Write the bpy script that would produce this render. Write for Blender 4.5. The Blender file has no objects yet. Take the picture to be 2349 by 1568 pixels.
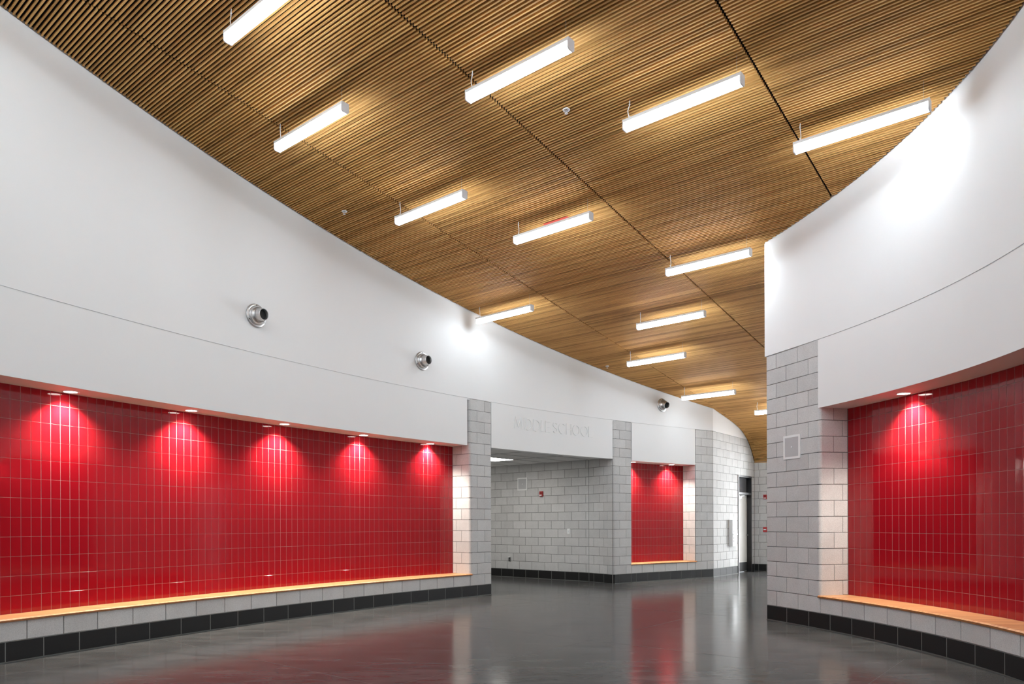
import bpy, math, random
from mathutils import Vector, Matrix

random.seed(7)
S = bpy.context.scene
COL = S.collection

# ------------------------------------------------------------------ camera, world, exposure
CAM_H = 1.332
cd = bpy.data.cameras.new('camera')
cam = bpy.data.objects.new('camera', cd)
COL.objects.link(cam)
cd.sensor_fit = 'HORIZONTAL'
cd.sensor_width = 36.0
cd.lens = 1653.4 / 2349 * 36.0
cd.shift_x = -0.00053
cd.shift_y = 418.4 / 2349
cd.clip_start = 0.05
cam.matrix_world = (Matrix.Translation((0, 0, CAM_H)) @ Matrix.Rotation(math.pi / 2, 4, 'X')
                    @ Matrix.Rotation(-0.00298, 4, 'Z'))
S.camera = cam

W = bpy.data.worlds.new('world')
S.world = W
W.use_nodes = True
W.node_tree.nodes['Background'].inputs[0].default_value = (0.80, 0.89, 1.0, 1)
W.node_tree.nodes['Background'].inputs[1].default_value = 1.0

vs = S.view_settings
vs.view_transform = 'Standard'
vs.look = 'None'
vs.gamma = 1.0
vs.use_curve_mapping = False
vs.exposure = 0.46
S.cycles.max_bounces = 6
S.cycles.diffuse_bounces = 4
S.cycles.glossy_bounces = 3
S.cycles.transmission_bounces = 4
S.cycles.sample_clamp_indirect = 6.0
S.cycles.use_denoising = True
S.cycles.use_adaptive_sampling = True
S.cycles.adaptive_threshold = 0.035
S.cycles.use_light_tree = False
S.cycles.caustics_reflective = False
S.cycles.caustics_refractive = False

LAMP_EMIT = 22.0        # pendant lamp diffusers
DOWN_WATT = 205.0        # recessed downlights
DAY_WATT = 680.0       # daylight through the entrance glazing behind the block pier
TROFFER_EMIT = 13.0

# ------------------------------------------------------------------ helpers
def mesh(name, verts, faces, mat=None, smooth=False):
    m = bpy.data.meshes.new(name)
    m.from_pydata([tuple(v) for v in verts], [], faces)
    m.update()
    if mat: m.materials.append(mat)
    if smooth:
        m.polygons.foreach_set('use_smooth', [True] * len(m.polygons))
    return m

def put(name, me, parent=None, loc=None, rotz=None):
    o = bpy.data.objects.new(name, me)
    COL.objects.link(o)
    if loc is not None: o.location = loc
    if rotz is not None: o.rotation_euler = (0, 0, rotz)
    if parent is not None: o.parent = parent
    return o

def thing(name, label, cat, loc=(0, 0, 0), rotz=0.0, group=None):
    o = put(name, None, None, loc, rotz)
    tag(o, label, cat, group)
    return o

def tag(o, label, cat, group=None):
    o['label'] = label; o['category'] = cat
    if group: o['group'] = group
    return o

def structure(o, label=None):
    o['kind'] = 'structure'
    if label: o['label'] = label
    return o

class MB:
    """collects vertices and faces of one mesh"""
    def __init__(s): s.v = []; s.f = []
    def add(s, v, f):
        k = len(s.v); s.v += [tuple(p) for p in v]; s.f += [tuple(i + k for i in q) for q in f]
    def box(s, x0, x1, y0, y1, z0, z1):
        s.add([(x0, y0, z0), (x1, y0, z0), (x1, y1, z0), (x0, y1, z0), (x0, y0, z1), (x1, y0, z1), (x1, y1, z1), (x0, y1, z1)],
              [(0, 3, 2, 1), (4, 5, 6, 7), (0, 1, 5, 4), (1, 2, 6, 5), (2, 3, 7, 6), (3, 0, 4, 7)])
    def prism(s, poly, z0, z1):
        """counter-clockwise footprint"""
        n = len(poly)
        s.add([(p[0], p[1], z0) for p in poly] + [(p[0], p[1], z1) for p in poly],
              [tuple(range(n - 1, -1, -1)), tuple(range(n, 2 * n))] + [(i, (i + 1) % n, n + (i + 1) % n, n + i) for i in range(n)])
    def extrude_x(s, prof, x0, x1):
        """profile of (y, z), counter-clockwise seen from +x"""
        n = len(prof)
        s.add([(x0, y, z) for y, z in prof] + [(x1, y, z) for y, z in prof],
              [tuple(range(n - 1, -1, -1)), tuple(range(n, 2 * n))] + [(i, (i + 1) % n, n + (i + 1) % n, n + i) for i in range(n)])
    def lathe(s, prof, seg=32, cap0=False, cap1=False):
        """profile of (r, y) turned about the y axis"""
        k = len(s.v); n = len(prof)
        for j in range(seg):
            a = 2 * math.pi * j / seg
            for r, y in prof: s.v.append((r * math.cos(a), y, r * math.sin(a)))
        for j in range(seg):
            j2 = (j + 1) % seg
            for i in range(n - 1):
                s.f.append((k + j * n + i, k + j * n + i + 1, k + j2 * n + i + 1, k + j2 * n + i))
        if cap0: s.f.append(tuple(k + j * n for j in range(seg)))
        if cap1: s.f.append(tuple(k + j * n + n - 1 for j in range(seg - 1, -1, -1)))
    def tube(s, pts, r, seg=6):
        k = len(s.v); n = len(pts)
        pts = [Vector(p) for p in pts]
        for i, p in enumerate(pts):
            d = (pts[min(i + 1, n - 1)] - pts[max(i - 1, 0)]).normalized()
            a = d.cross(Vector((1, 0, 0.3))).normalized(); b = d.cross(a)
            for j in range(seg):
                t = 2 * math.pi * j / seg
                s.v.append(tuple(p + r * (math.cos(t) * a + math.sin(t) * b)))
        for i in range(n - 1):
            for j in range(seg):
                s.f.append((k + i * seg + j, k + i * seg + (j + 1) % seg, k + (i + 1) * seg + (j + 1) % seg, k + (i + 1) * seg + j))
        s.f.append(tuple(k + j for j in range(seg - 1, -1, -1))); s.f.append(tuple(k + (n - 1) * seg + j for j in range(seg)))
    def put(s, name, mat, parent=None, loc=None, rotz=None, smooth=False):
        return put(name, mesh(name, s.v, s.f, mat, smooth), parent, loc, rotz)

# ------------------------------------------------------------------ materials
def nodes_of(name):
    m = bpy.data.materials.new(name); m.use_nodes = True
    nt = m.node_tree; b = nt.nodes['Principled BSDF']
    return m, nt, nt.nodes, nt.links, b

def plain(name, col, rough=0.5, metal=0.0, spec=0.5, noise=0.0, nscale=8.0, bump=0.0, bscale=60.0):
    m, nt, N, L, b = nodes_of(name)
    b.inputs['Base Color'].default_value = (*col, 1)
    b.inputs['Roughness'].default_value = rough
    b.inputs['Metallic'].default_value = metal
    b.inputs['Specular IOR Level'].default_value = spec
    if noise or bump:
        g = N.new('ShaderNodeNewGeometry')
    if noise:
        t = N.new('ShaderNodeTexNoise'); t.inputs['Scale'].default_value = nscale; t.inputs['Detail'].default_value = 4
        L.new(g.outputs['Position'], t.inputs['Vector'])
        mx = N.new('ShaderNodeMix'); mx.data_type = 'RGBA'
        mx.inputs[6].default_value = (*[c * (1 - noise) for c in col], 1); mx.inputs[7].default_value = (*[min(1, c * (1 + noise)) for c in col], 1)
        L.new(t.outputs['Fac'], mx.inputs[0]); L.new(mx.outputs[2], b.inputs['Base Color'])
    if bump:
        t2 = N.new('ShaderNodeTexNoise'); t2.inputs['Scale'].default_value = bscale; t2.inputs['Detail'].default_value = 5
        L.new(g.outputs['Position'], t2.inputs['Vector'])
        bp = N.new('ShaderNodeBump'); bp.inputs['Strength'].default_value = bump; bp.inputs['Distance'].default_value = 0.004
        L.new(t2.outputs['Fac'], bp.inputs['Height']); L.new(bp.outputs['Normal'], b.inputs['Normal'])
    return m

def block_material(name, col, vary, speck, rough, bump=0.25):
    m, nt, N, L, b = nodes_of(name)
    b.inputs['Roughness'].default_value = rough
    b.inputs['Specular IOR Level'].default_value = 0.3
    g = N.new('ShaderNodeNewGeometry'); oi = N.new('ShaderNodeObjectInfo')
    t = N.new('ShaderNodeTexNoise'); t.inputs['Scale'].default_value = 165; t.inputs['Detail'].default_value = 4
    t.inputs['Roughness'].default_value = 0.7
    L.new(g.outputs['Position'], t.inputs['Vector'])
    big = N.new('ShaderNodeTexNoise'); big.inputs['Scale'].default_value = 5; big.inputs['Detail'].default_value = 3
    L.new(g.outputs['Position'], big.inputs['Vector'])
    cr = N.new('ShaderNodeValToRGB')
    cr.color_ramp.elements[0].position = 0.33; cr.color_ramp.elements[0].color = (1 - speck, 1 - speck, 1 - speck, 1)
    cr.color_ramp.elements[1].position = 0.66; cr.color_ramp.elements[1].color = (1 + speck * .6,) * 3 + (1,)
    L.new(t.outputs['Fac'], cr.inputs['Fac'])
    mr = N.new('ShaderNodeMapRange'); mr.inputs[3].default_value = 1 - vary; mr.inputs[4].default_value = 1 + vary
    L.new(oi.outputs['Random'], mr.inputs[0])
    mb = N.new('ShaderNodeMapRange'); mb.inputs[3].default_value = 0.9; mb.inputs[4].default_value = 1.1
    L.new(big.outputs['Fac'], mb.inputs[0])
    m1 = N.new('ShaderNodeMath'); m1.operation = 'MULTIPLY'
    L.new(mr.outputs[0], m1.inputs[0]); L.new(mb.outputs[0], m1.inputs[1])
    v1 = N.new('ShaderNodeVectorMath'); v1.operation = 'SCALE'
    L.new(cr.outputs['Color'], v1.inputs[0]); L.new(m1.outputs[0], v1.inputs['Scale'])
    v2 = N.new('ShaderNodeVectorMath'); v2.operation = 'MULTIPLY'; v2.inputs[1].default_value = col
    L.new(v1.outputs[0], v2.inputs[0]); L.new(v2.outputs[0], b.inputs['Base Color'])
    bp = N.new('ShaderNodeBump'); bp.inputs['Strength'].default_value = bump; bp.inputs['Distance'].default_value = 0.002
    L.new(t.outputs['Fac'], bp.inputs['Height']); L.new(bp.outputs['Normal'], b.inputs['Normal'])
    return m

ANG = -0.685            # the slats, lamps and side walls all follow this direction in plan
DV = Vector((math.cos(ANG), math.sin(ANG))); NV = Vector((-math.sin(ANG), math.cos(ANG)))
PITCH = 0.0384

def wood_slat_material():
    m, nt, N, L, b = nodes_of('slat_wood')
    b.inputs['Roughness'].default_value = 0.6
    b.inputs['Specular IOR Level'].default_value = 0.25
    g = N.new('ShaderNodeNewGeometry')
    def dot(v):
        d = N.new('ShaderNodeVectorMath'); d.operation = 'DOT_PRODUCT'; d.inputs[1].default_value = v
        L.new(g.outputs['Position'], d.inputs[0]); return d.outputs['Value']
    def mth(op, a, bb=None):
        x = N.new('ShaderNodeMath'); x.operation = op
        for i, q in enumerate((a, bb)):
            if q is None: continue
            if isinstance(q, (int, float)): x.inputs[i].default_value = q
            else: L.new(q, x.inputs[i])
        return x.outputs[0]
    n = dot((NV.x, NV.y, 0)); t = dot((DV.x, DV.y, 0))
    idn = mth('FLOOR', mth('DIVIDE', n, 0.038))
    idt = mth('FLOOR', mth('DIVIDE', mth('ADD', t, 7.44 + 24.4), 2.44))
    cmb = N.new('ShaderNodeCombineXYZ'); L.new(idn, cmb.inputs[0]); L.new(idt, cmb.inputs[1])
    wn = N.new('ShaderNodeTexWhiteNoise'); wn.noise_dimensions = '2D'; L.new(cmb.outputs[0], wn.inputs['Vector'])
    gv = N.new('ShaderNodeCombineXYZ')
    L.new(mth('MULTIPLY', n, 55.0), gv.inputs[0]); L.new(mth('MULTIPLY', t, 1.6), gv.inputs[1]); L.new(wn.outputs['Value'], gv.inputs[2])
    gn = N.new('ShaderNodeTexNoise'); gn.inputs['Scale'].default_value = 1.0; gn.inputs['Detail'].default_value = 5; gn.inputs['Roughness'].default_value = 0.65
    L.new(gv.outputs[0], gn.inputs['Vector'])
    val = mth('ADD', mth('MULTIPLY', wn.outputs['Value'], 0.40), mth('MULTIPLY', gn.outputs['Fac'], 0.62))
    cr = N.new('ShaderNodeValToRGB')
    e = cr.color_ramp.elements
    e[0].position = 0.18; e[0].color = (0.31, 0.155, 0.046, 1)
    e[1].position = 0.92; e[1].color = (0.79, 0.48, 0.185, 1)
    k = e.new(0.5); k.color = (0.64, 0.35, 0.115, 1)
    L.new(val, cr.inputs['Fac']); L.new(cr.outputs[0], b.inputs['Base Color'])
    return m

def bench_wood_material():
    m, nt, N, L, b = nodes_of('bench_wood')
    b.inputs['Roughness'].default_value = 0.38
    g = N.new('ShaderNodeNewGeometry'); oi = N.new('ShaderNodeObjectInfo')
    mp = N.new('ShaderNodeMapping'); mp.inputs['Scale'].default_value = (0.9, 15.0, 15.0); mp.inputs['Rotation'].default_value = (0, 0, 0.06)
    L.new(g.outputs['Position'], mp.inputs['Vector'])
    n = N.new('ShaderNodeTexNoise'); n.inputs['Scale'].default_value = 2.4; n.inputs['Detail'].default_value = 6; n.inputs['Roughness'].default_value = 0.6
    n.inputs['Distortion'].default_value = 0.4
    L.new(mp.outputs[0], n.inputs['Vector'])
    cr = N.new('ShaderNodeValToRGB'); e = cr.color_ramp.elements
    e[0].position = 0.38; e[0].color = (0.60, 0.25, 0.105, 1)
    e[1].position = 0.62; e[1].color = (0.86, 0.47, 0.205, 1)
    L.new(n.outputs['Fac'], cr.inputs['Fac'])
    hs = N.new('ShaderNodeHueSaturation')
    mr = N.new('ShaderNodeMapRange'); mr.inputs[3].default_value = 0.9; mr.inputs[4].default_value = 1.08
    L.new(oi.outputs['Random'], mr.inputs[0]); L.new(mr.outputs[0], hs.inputs['Value'])
    L.new(cr.outputs[0], hs.inputs['Color']); L.new(hs.outputs[0], b.inputs['Base Color'])
    return m

def tile_material():
    m, nt, N, L, b = nodes_of('red_tile')
    b.inputs['Roughness'].default_value = 0.07
    b.inputs['Specular IOR Level'].default_value = 0.38
    oi = N.new('ShaderNodeObjectInfo'); g = N.new('ShaderNodeNewGeometry')
    t = N.new('ShaderNodeTexNoise'); t.inputs['Scale'].default_value = 1.3; t.inputs['Detail'].default_value = 2
    L.new(g.outputs['Position'], t.inputs['Vector'])
    mx = N.new('ShaderNodeMix'); mx.data_type = 'RGBA'
    mx.inputs[6].default_value = (0.285, 0.0055, 0.012, 1); mx.inputs[7].default_value = (0.345, 0.0075, 0.0145, 1)
    L.new(t.outputs['Fac'], mx.inputs[0]); L.new(mx.outputs[2], b.inputs['Base Color'])
    n2 = N.new('ShaderNodeTexNoise'); n2.inputs['Scale'].default_value = 9; n2.inputs['Detail'].default_value = 1
    L.new(g.outputs['Position'], n2.inputs['Vector'])
    bp = N.new('ShaderNodeBump'); bp.inputs['Strength'].default_value = 0.05; bp.inputs['Distance'].default_value = 0.01
    L.new(n2.outputs['Fac'], bp.inputs['Height']); L.new(bp.outputs['Normal'], b.inputs['Normal'])
    return m

def floor_material():
    m, nt, N, L, b = nodes_of('polished_concrete')
    g = N.new('ShaderNodeNewGeometry')
    mp = N.new('ShaderNodeMapping'); mp.inputs['Scale'].default_value = (0.55, 1.9, 1); mp.inputs['Rotation'].default_value = (0, 0, 0.15)
    L.new(g.outputs['Position'], mp.inputs['Vector'])
    n1 = N.new('ShaderNodeTexNoise'); n1.inputs['Scale'].default_value = 3.2; n1.inputs['Detail'].default_value = 7; n1.inputs['Roughness'].default_value = 0.62
    n1.inputs['Distortion'].default_value = 0.6
    L.new(mp.outputs[0], n1.inputs['Vector'])
    cr = N.new('ShaderNodeValToRGB'); e = cr.color_ramp.elements
    e[0].position = 0.3; e[0].color = (0.060, 0.060, 0.058, 1)
    e[1].position = 0.72; e[1].color = (0.122, 0.121, 0.118, 1)
    L.new(n1.outputs['Fac'], cr.inputs['Fac']); L.new(cr.outputs[0], b.inputs['Base Color'])
    n2 = N.new('ShaderNodeTexNoise'); n2.inputs['Scale'].default_value = 5; n2.inputs['Detail'].default_value = 5
    L.new(mp.outputs[0], n2.inputs['Vector'])
    mr = N.new('ShaderNodeMapRange'); mr.inputs[3].default_value = 0.11; mr.inputs[4].default_value = 0.19
    L.new(n2.outputs['Fac'], mr.inputs[0]); L.new(mr.outputs[0], b.inputs['Roughness'])
    b.inputs['IOR'].default_value = 1.165
    b.inputs['Specular IOR Level'].default_value = 0.5
    bp = N.new('ShaderNodeBump'); bp.inputs['Strength'].default_value = 0.005; bp.inputs['Distance'].default_value = 0.01
    n3 = N.new('ShaderNodeTexNoise'); n3.inputs['Scale'].default_value = 3.5; n3.inputs['Detail'].default_value = 2
    L.new(g.outputs['Position'], n3.inputs['Vector'])
    L.new(n3.outputs['Fac'], bp.inputs['Height']); L.new(bp.outputs['Normal'], b.inputs['Normal'])
    return m

def emit(name, col, strength):
    m = bpy.data.materials.new(name); m.use_nodes = True
    nt = m.node_tree; nt.nodes.remove(nt.nodes['Principled BSDF'])
    e = nt.nodes.new('ShaderNodeEmission'); e.inputs[0].default_value = (*col, 1); e.inputs[1].default_value = strength
    nt.links.new(e.outputs[0], nt.nodes['Material Output'].inputs[0])
    return m

M_WHITE = plain('white_paint', (0.865, 0.865, 0.86), 0.55, spec=0.3, noise=0.015, nscale=1.5, bump=0.03, bscale=90)
M_BLOCK = block_material('grey_block', (0.62, 0.617, 0.608), 0.06, 0.24, 0.85, 0.04)
M_BASE = block_material('black_block', (0.013, 0.013, 0.013), 0.12, 0.15, 0.62, 0.03)
M_MORTAR = plain('dark_mortar', (0.22, 0.215, 0.21), 0.95, noise=0.1, nscale=40)
M_MORTAR2 = plain('pale_mortar', (0.21, 0.21, 0.20), 0.95, noise=0.1, nscale=40)
M_TILE = tile_material()
M_GROUT = plain('grout', (0.46, 0.27, 0.25), 0.9)
M_SLAT = wood_slat_material()
M_FELT = plain('black_felt', (0.008, 0.007, 0.007), 1.0, spec=0.0)
M_BENCH = bench_wood_material()
M_BENCHEDGE = plain('bench_edge_wood', (0.30, 0.115, 0.03), 0.6, noise=0.4, nscale=30)
M_FLOOR = floor_material()
M_CUT = plain('saw_cut', (0.12, 0.12, 0.117), 0.9)
M_SEAL = plain('floor_sealant', (0.11, 0.115, 0.105), 0.6)
M_LAMPW = plain('lamp_housing', (0.80, 0.81, 0.83), 0.35)
M_DIFF = emit('lamp_diffuser', (0.885, 0.985, 1.075), LAMP_EMIT)
M_TROF = emit('troffer_lens', (1.0, 0.97, 0.92), TROFFER_EMIT)
M_LENS = emit('downlight_lens', (1.0, 0.94, 0.86), 14.0)
M_CORD = plain('white_cord', (0.9, 0.9, 0.9), 0.5)
M_WIRE = plain('steel_wire', (0.5, 0.5, 0.5), 0.4, metal=0.6)
M_ALU = plain('brushed_aluminium', (0.62, 0.62, 0.62), 0.38, metal=1.0)
M_DARK = plain('dark_void', (0.012, 0.012, 0.012), 0.8)
M_FRAME = plain('dark_bronze_metal', (0.020, 0.020, 0.021), 0.42)
M_DOOR = plain('door_paint', (0.66, 0.64, 0.60), 0.45)
M_GLASSD = plain('dark_glass', (0.10, 0.10, 0.105), 0.08)
M_STEEL = plain('stainless_steel', (0.58, 0.58, 0.58), 0.32, metal=1.0)
M_KICK = plain('black_kick_plate', (0.025, 0.025, 0.025), 0.4)
M_RED = plain('red_plastic', (0.42, 0.02, 0.02), 0.4)
M_REDTAG = plain('red_tag', (0.50, 0.065, 0.040), 0.5)
M_PLASTIC = plain('white_plastic', (0.87, 0.87, 0.86), 0.4)
M_GRILLE = plain('speaker_grille', (0.50, 0.505, 0.51), 0.6, bump=0.1, bscale=400)
M_ACOU = plain('acoustic_panel', (0.78, 0.775, 0.76), 0.9, noise=0.05, nscale=120)
M_TBAR = plain('ceiling_grid_metal', (0.45, 0.45, 0.45), 0.5)
M_LETTER = plain('white_letter', (0.87, 0.87, 0.865), 0.45)

# ------------------------------------------------------------------ plan of the place (metres, camera at the origin, +Y forward)
U = 0.2032                                  # one block course
Z_SOF, Z_CAP = 2.794, 18 * U                # soffit height, top of the block piers
_LA = Vector((-4.96, 6.98)); _LE = Vector((0.6694075331, 0.7428953860)); _LN = Vector((-_LE.y, _LE.x))
_LC = (0.0001107736503, -0.0229280007606, 0.3185507526240, -0.0122371358698)
_RA = Vector((3.55, 10.05)); _RE = Vector((0.17738836497, -0.98414092892)); _RN = Vector((-_RE.y, _RE.x))
_RC = (-0.0054876419266, -0.0249152155537, 0.1939333318210, -0.0064901916773)

def _poly(c, u): return ((c[0] * u + c[1]) * u + c[2]) * u + c[3]
def _dpoly(c, u): return (3 * c[0] * u + 2 * c[1]) * u + c[2]

def curve(A, E, Nn, C):
    def P(u, off=0.0):
        d = (E + _dpoly(C, u) * Nn).normalized()
        return A + u * E + _poly(C, u) * Nn + off * Vector((-d.y, d.x))
    return P
LEFT = curve(_LA, _LE, _LN, _LC)            # left wall face, walking away from the camera
RIGHT = curve(_RA, _RE, _RN, _RC)           # right wall face, walking towards the camera

def straight(A, B):
    A = Vector(A); B = Vector(B); d = (B - A).normalized(); n = Vector((-d.y, d.x))
    def P(u, off=0.0): return A + u * d + off * n
    P.length = (B - A).length; P.dir = d; P.nrm = n
    return P

W0 = LEFT(14.93); W1 = Vector((6.83, 20.365))
BRIGHT = straight(W0, W1)                   # day-lit wall with the door
END = straight(W1, W1 + 4.0 * DV)           # end wall
_bd = Vector((math.cos(-0.7073), math.sin(-0.7073)))
BACK0 = Vector((-0.4494, 18.6946))
BACK = straight(BACK0 - 4.0 * _bd, BACK0 + 2.9276 * _bd)
PIER2 = LEFT(11.624)
RET2 = straight(BACK0 + 2.9276 * _bd, PIER2)

# ceiling profile: height of the slat undersides along n
_PROF = [(-12.0, 6.6866 + 0.14391 * 12)] + [(17.05, 6.6866 - 0.14391 * 17.05), (17.5, 4.160), (17.86, 4.108), (18.25, 4.046), (18.6, 3.985), (18.9, 3.915), (19.15, 3.835),
         (19.35, 3.745), (19.53, 3.645), (19.68, 3.535), (19.8, 3.425), (19.91, 3.305), (20.0, 3.19), (20.07, 3.07)]
def zc(n):
    if n <= _PROF[0][0]: return _PROF[0][1]
    for (a, za), (b, zb) in zip(_PROF, _PROF[1:]):
        if n <= b: return za + (zb - za) * (n - a) / (b - a)
    return _PROF[-1][1]
def nt(n, t): return NV * n + DV * t

def urange(u0, u1, step=0.12):
    k = max(1, int(math.ceil(abs(u1 - u0) / step)))
    return [u0 + (u1 - u0) * i / k for i in range(k + 1)]

def strip(P, u0, u1, o0, o1, z0, z1, step=0.12, mb=None, drop=0.0):
    """solid following a wall line between offsets o0 (room side) and o1; z may be a function of (x, y)"""
    mb = mb or MB()
    us = urange(u0, u1, step); n = len(us); v = []
    f0 = z0 if callable(z0) else (lambda p: z0); f1 = z1 if callable(z1) else (lambda p: z1)
    for u in us:
        a = P(u, o0); b = P(u, o1)
        v += [(a.x, a.y, f0(a)), (b.x, b.y, f0(b)), (b.x, b.y, f1(b)), (a.x, a.y, f1(a) - drop)]
    f = []
    for i in range(n - 1):
        for j in range(4):
            f.append((4 * i + j, 4 * i + 4 + j, 4 * i + 4 + (j + 1) % 4, 4 * i + (j + 1) % 4))
    f += [(0, 1, 2, 3), (4 * n - 1, 4 * n - 2, 4 * n - 3, 4 * n - 4)]
    f = [q[::-1] for q in f]
    mb.add(v, f)
    return mb

# ------------------------------------------------------------------ masonry
_bm = {}
def slab_mesh(kind, L, H, D, c, mat):
    key = (kind, round(L, 3), round(H, 3))
    if key not in _bm:
        L, H = key[1], key[2]; x = L / 2
        v = [(-x, D, 0), (x, D, 0), (x, D, H), (-x, D, H), (-x, c, 0), (x, c, 0), (x, c, H), (-x, c, H),
             (-x + c, 0, c), (x - c, 0, c), (x - c, 0, H - c), (-x + c, 0, H - c)]
        f = [(0, 3, 2, 1)]
        for a, b in ((0, 4), (4, 8)):
            for i in range(4):
                j = (i + 1) % 4
                f.append((a + i, a + j, b + j, b + i))
        f.append((8, 9, 10, 11))
        _bm[key] = mesh(kind, v, f, mat)
    return _bm[key]

def lay(parent, P, ua, ub, z0, z1, kind, mat, gap, depth, cham, off=0.0, tilt=0.0):
    a = P(ua, off); b = P(ub, off); d = b - a; L = d.length - gap
    if L < 0.015: return None
    me = slab_mesh(kind, L, z1 - z0 - gap, depth, cham, mat)
    m = (a + b) / 2
    o = put('block' if kind.startswith('block') else 'tile', me, parent, (m.x, m.y, z0 + gap / 2), math.atan2(d.y, d.x))
    if tilt: o.rotation_euler = (random.uniform(-tilt, tilt), 0, o.rotation_euler[2] + random.uniform(-tilt, tilt))
    return o

GAP = 0.0085
def courses(parent, P, even, odd, k0, k1, top=None, base=True, skip=None, off=0.0):
    """even / odd: joint positions of the even and odd courses; course 0 is the black base"""
    for k in range(k0, k1):
        js = even if k % 2 == 0 else odd
        z0, z1 = k * U, (k + 1) * U
        if top is not None and z0 > top - 0.03: break
        if top is not None: z1 = min(z1, top)
        blk = base and k == 0
        for a, b in zip(js, js[1:]):
            if skip and skip((a + b) / 2, (z0 + z1) / 2): continue
            lay(parent, P, a, b, z0, z1, 'block_black' if blk else 'block_grey', M_BASE if blk else M_BLOCK, GAP, 0.07, 0.003, off)

def core(name, P, u0, u1, o1, z0, z1, o0=0.0045, label=None, mat=None):
    o = strip(P, u0, u1, o0, o1, z0, z1).put(name, mat or M_MORTAR)
    structure(o, label)
    return o

def base_core(parent, P, u0, u1, o1):
    strip(P, u0, u1, 0.0025, min(o1, 0.3) - 0.01, 0.0, U + 0.004).put('base_mortar', M_MORTAR2, parent)
    strip(P, u0, u1, -0.006, 0.02, 0.0, 0.011).put('floor_sealant', M_SEAL, parent)

def corner_blocks(parent, P, u, sgn, ret, k0, k1, front, back, r=0.04, depth=0.07, top=None, black=True):
    """bullnose blocks that turn the corner at P(u). sgn=+1: the face runs towards +u; ret(v): unit direction of the return"""
    p = P(u); R = Vector(ret).normalized()
    for k in range(k0, k1):
        q = P(front[k % 2]); a = (q - p).length; T = (q - p).normalized(); b = back[k % 2]
        z0, z1 = k * U + GAP / 2, (k + 1) * U - GAP / 2
        if top: z1 = min(z1, top)
        loc = [(a - GAP / 2, 0)]
        for i in range(7):
            t = math.pi / 2 * i / 6
            loc.append((r - r * math.sin(t), r - r * math.cos(t)))
        loc += [(0, b - GAP / 2), (depth, b - GAP / 2), (depth, depth), (a - GAP / 2, depth)]
        poly = [(p.x + T.x * x + R.x * y, p.y + T.y * x + R.y * y) for x, y in loc]
        ar = sum(poly[i][0] * poly[(i + 1) % len(poly)][1] - poly[(i + 1) % len(poly)][0] * poly[i][1] for i in range(len(poly)))
        if ar < 0: poly.reverse()
        m = MB(); m.prism(poly, z0, z1)
        m.put('block', M_BASE if (k == 0 and black) else M_BLOCK, parent)

# ================================================================== FLOOR
fl = MB(); fl.prism([(-12, -5), (12, -5), (12, 25), (-12, 25)], -0.12, 0.0)
floor = structure(fl.put('floor', M_FLOOR), 'dark polished concrete floor')
def saw(n0, t0, n1, t1, w=0.0016):
    a = nt(n0, t0); b = nt(n1, t1); d = (b - a).normalized(); s = Vector((-d.y, d.x)) * w
    m = MB(); m.prism([(a - s)[:], (b - s)[:], (b + s)[:], (a + s)[:]], -0.004, 0.0006)
    m.put('saw_cut', M_CUT, floor)
for n0 in (0.88, 3.93, 6.98, 10.03, 13.08, 16.13):
    saw(n0, {0.88: -7.9, 3.93: -8.7, 6.98: -9.0, 10.03: -9.2, 13.08: -8.7, 16.13: -8.1}[n0], n0, -1.0 if n0 < 8 else -4.2)
for t0 in (-7.6, -4.55, -1.5):
    saw(0.2, t0, {-7.6: 16.0, -4.55: 12.0, -1.5: 7.9}[t0], t0)

# ================================================================== LEFT SIDE
UL0, UL1, UP1 = -1.7, 7.498, 8.053          # niche start (out of frame), pier 1
top_l = lambda p: zc(p @ NV) + 0.13
wl = structure(strip(LEFT, UL0, 14.93, 0.0, 0.16, Z_CAP + 0.007, top_l).put('wall_left', M_WHITE, smooth=False), 'tall white curved upper wall above the red tiles')
strip(LEFT, UL0, 7.43, 0.0, 0.52, Z_SOF, Z_CAP - 0.006).put('bulkhead', M_WHITE, wl)
strip(LEFT, UP1 + 0.008, 11.612, 0.0, 0.16, Z_SOF, Z_CAP - 0.006).put('bulkhead', M_WHITE, wl)
strip(LEFT, 12.22, 14.304, -0.012, 0.52, Z_SOF - 0.01, Z_CAP - 0.006).put('bulkhead', M_WHITE, wl)
strip(LEFT, UL0, 14.93, 0.012, 0.15, Z_CAP - 0.02, Z_CAP + 0.02).put('reveal', M_WHITE, wl)

# plinth below the bench
GREY_L = [-1.6, -1.2, -0.79, -0.38, -0.12, 0.233, 0.588, 0.944, 1.347, 1.753, 2.161, 2.572, 2.978, 3.393, 3.801, 4.214, 4.624, 5.031, 5.445, 5.856, 6.264, 6.671, 7.079, UL1]
BLACK_L = [-1.6, -1.18, -0.77, -0.36, 0.039, 0.392, 0.750, 1.149, 1.551, 1.955, 2.361, 2.770, 3.182, 3.591, 4.006, 4.418, 4.829, 5.235, 5.650, 6.060, 6.468, 6.877, 7.289, 7.685, UP1]
pl = core('wall_left_plinth', LEFT, -1.65, UL1, 0.40, 0.0, 0.394, label='low block wall carrying the long bench')
base_core(pl, LEFT, -1.65, UP1, 0.40)
courses(pl, LEFT, BLACK_L, GREY_L, 0, 1)
courses(pl, LEFT, BLACK_L, GREY_L, 1, 2, top=0.398, base=False)

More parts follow.
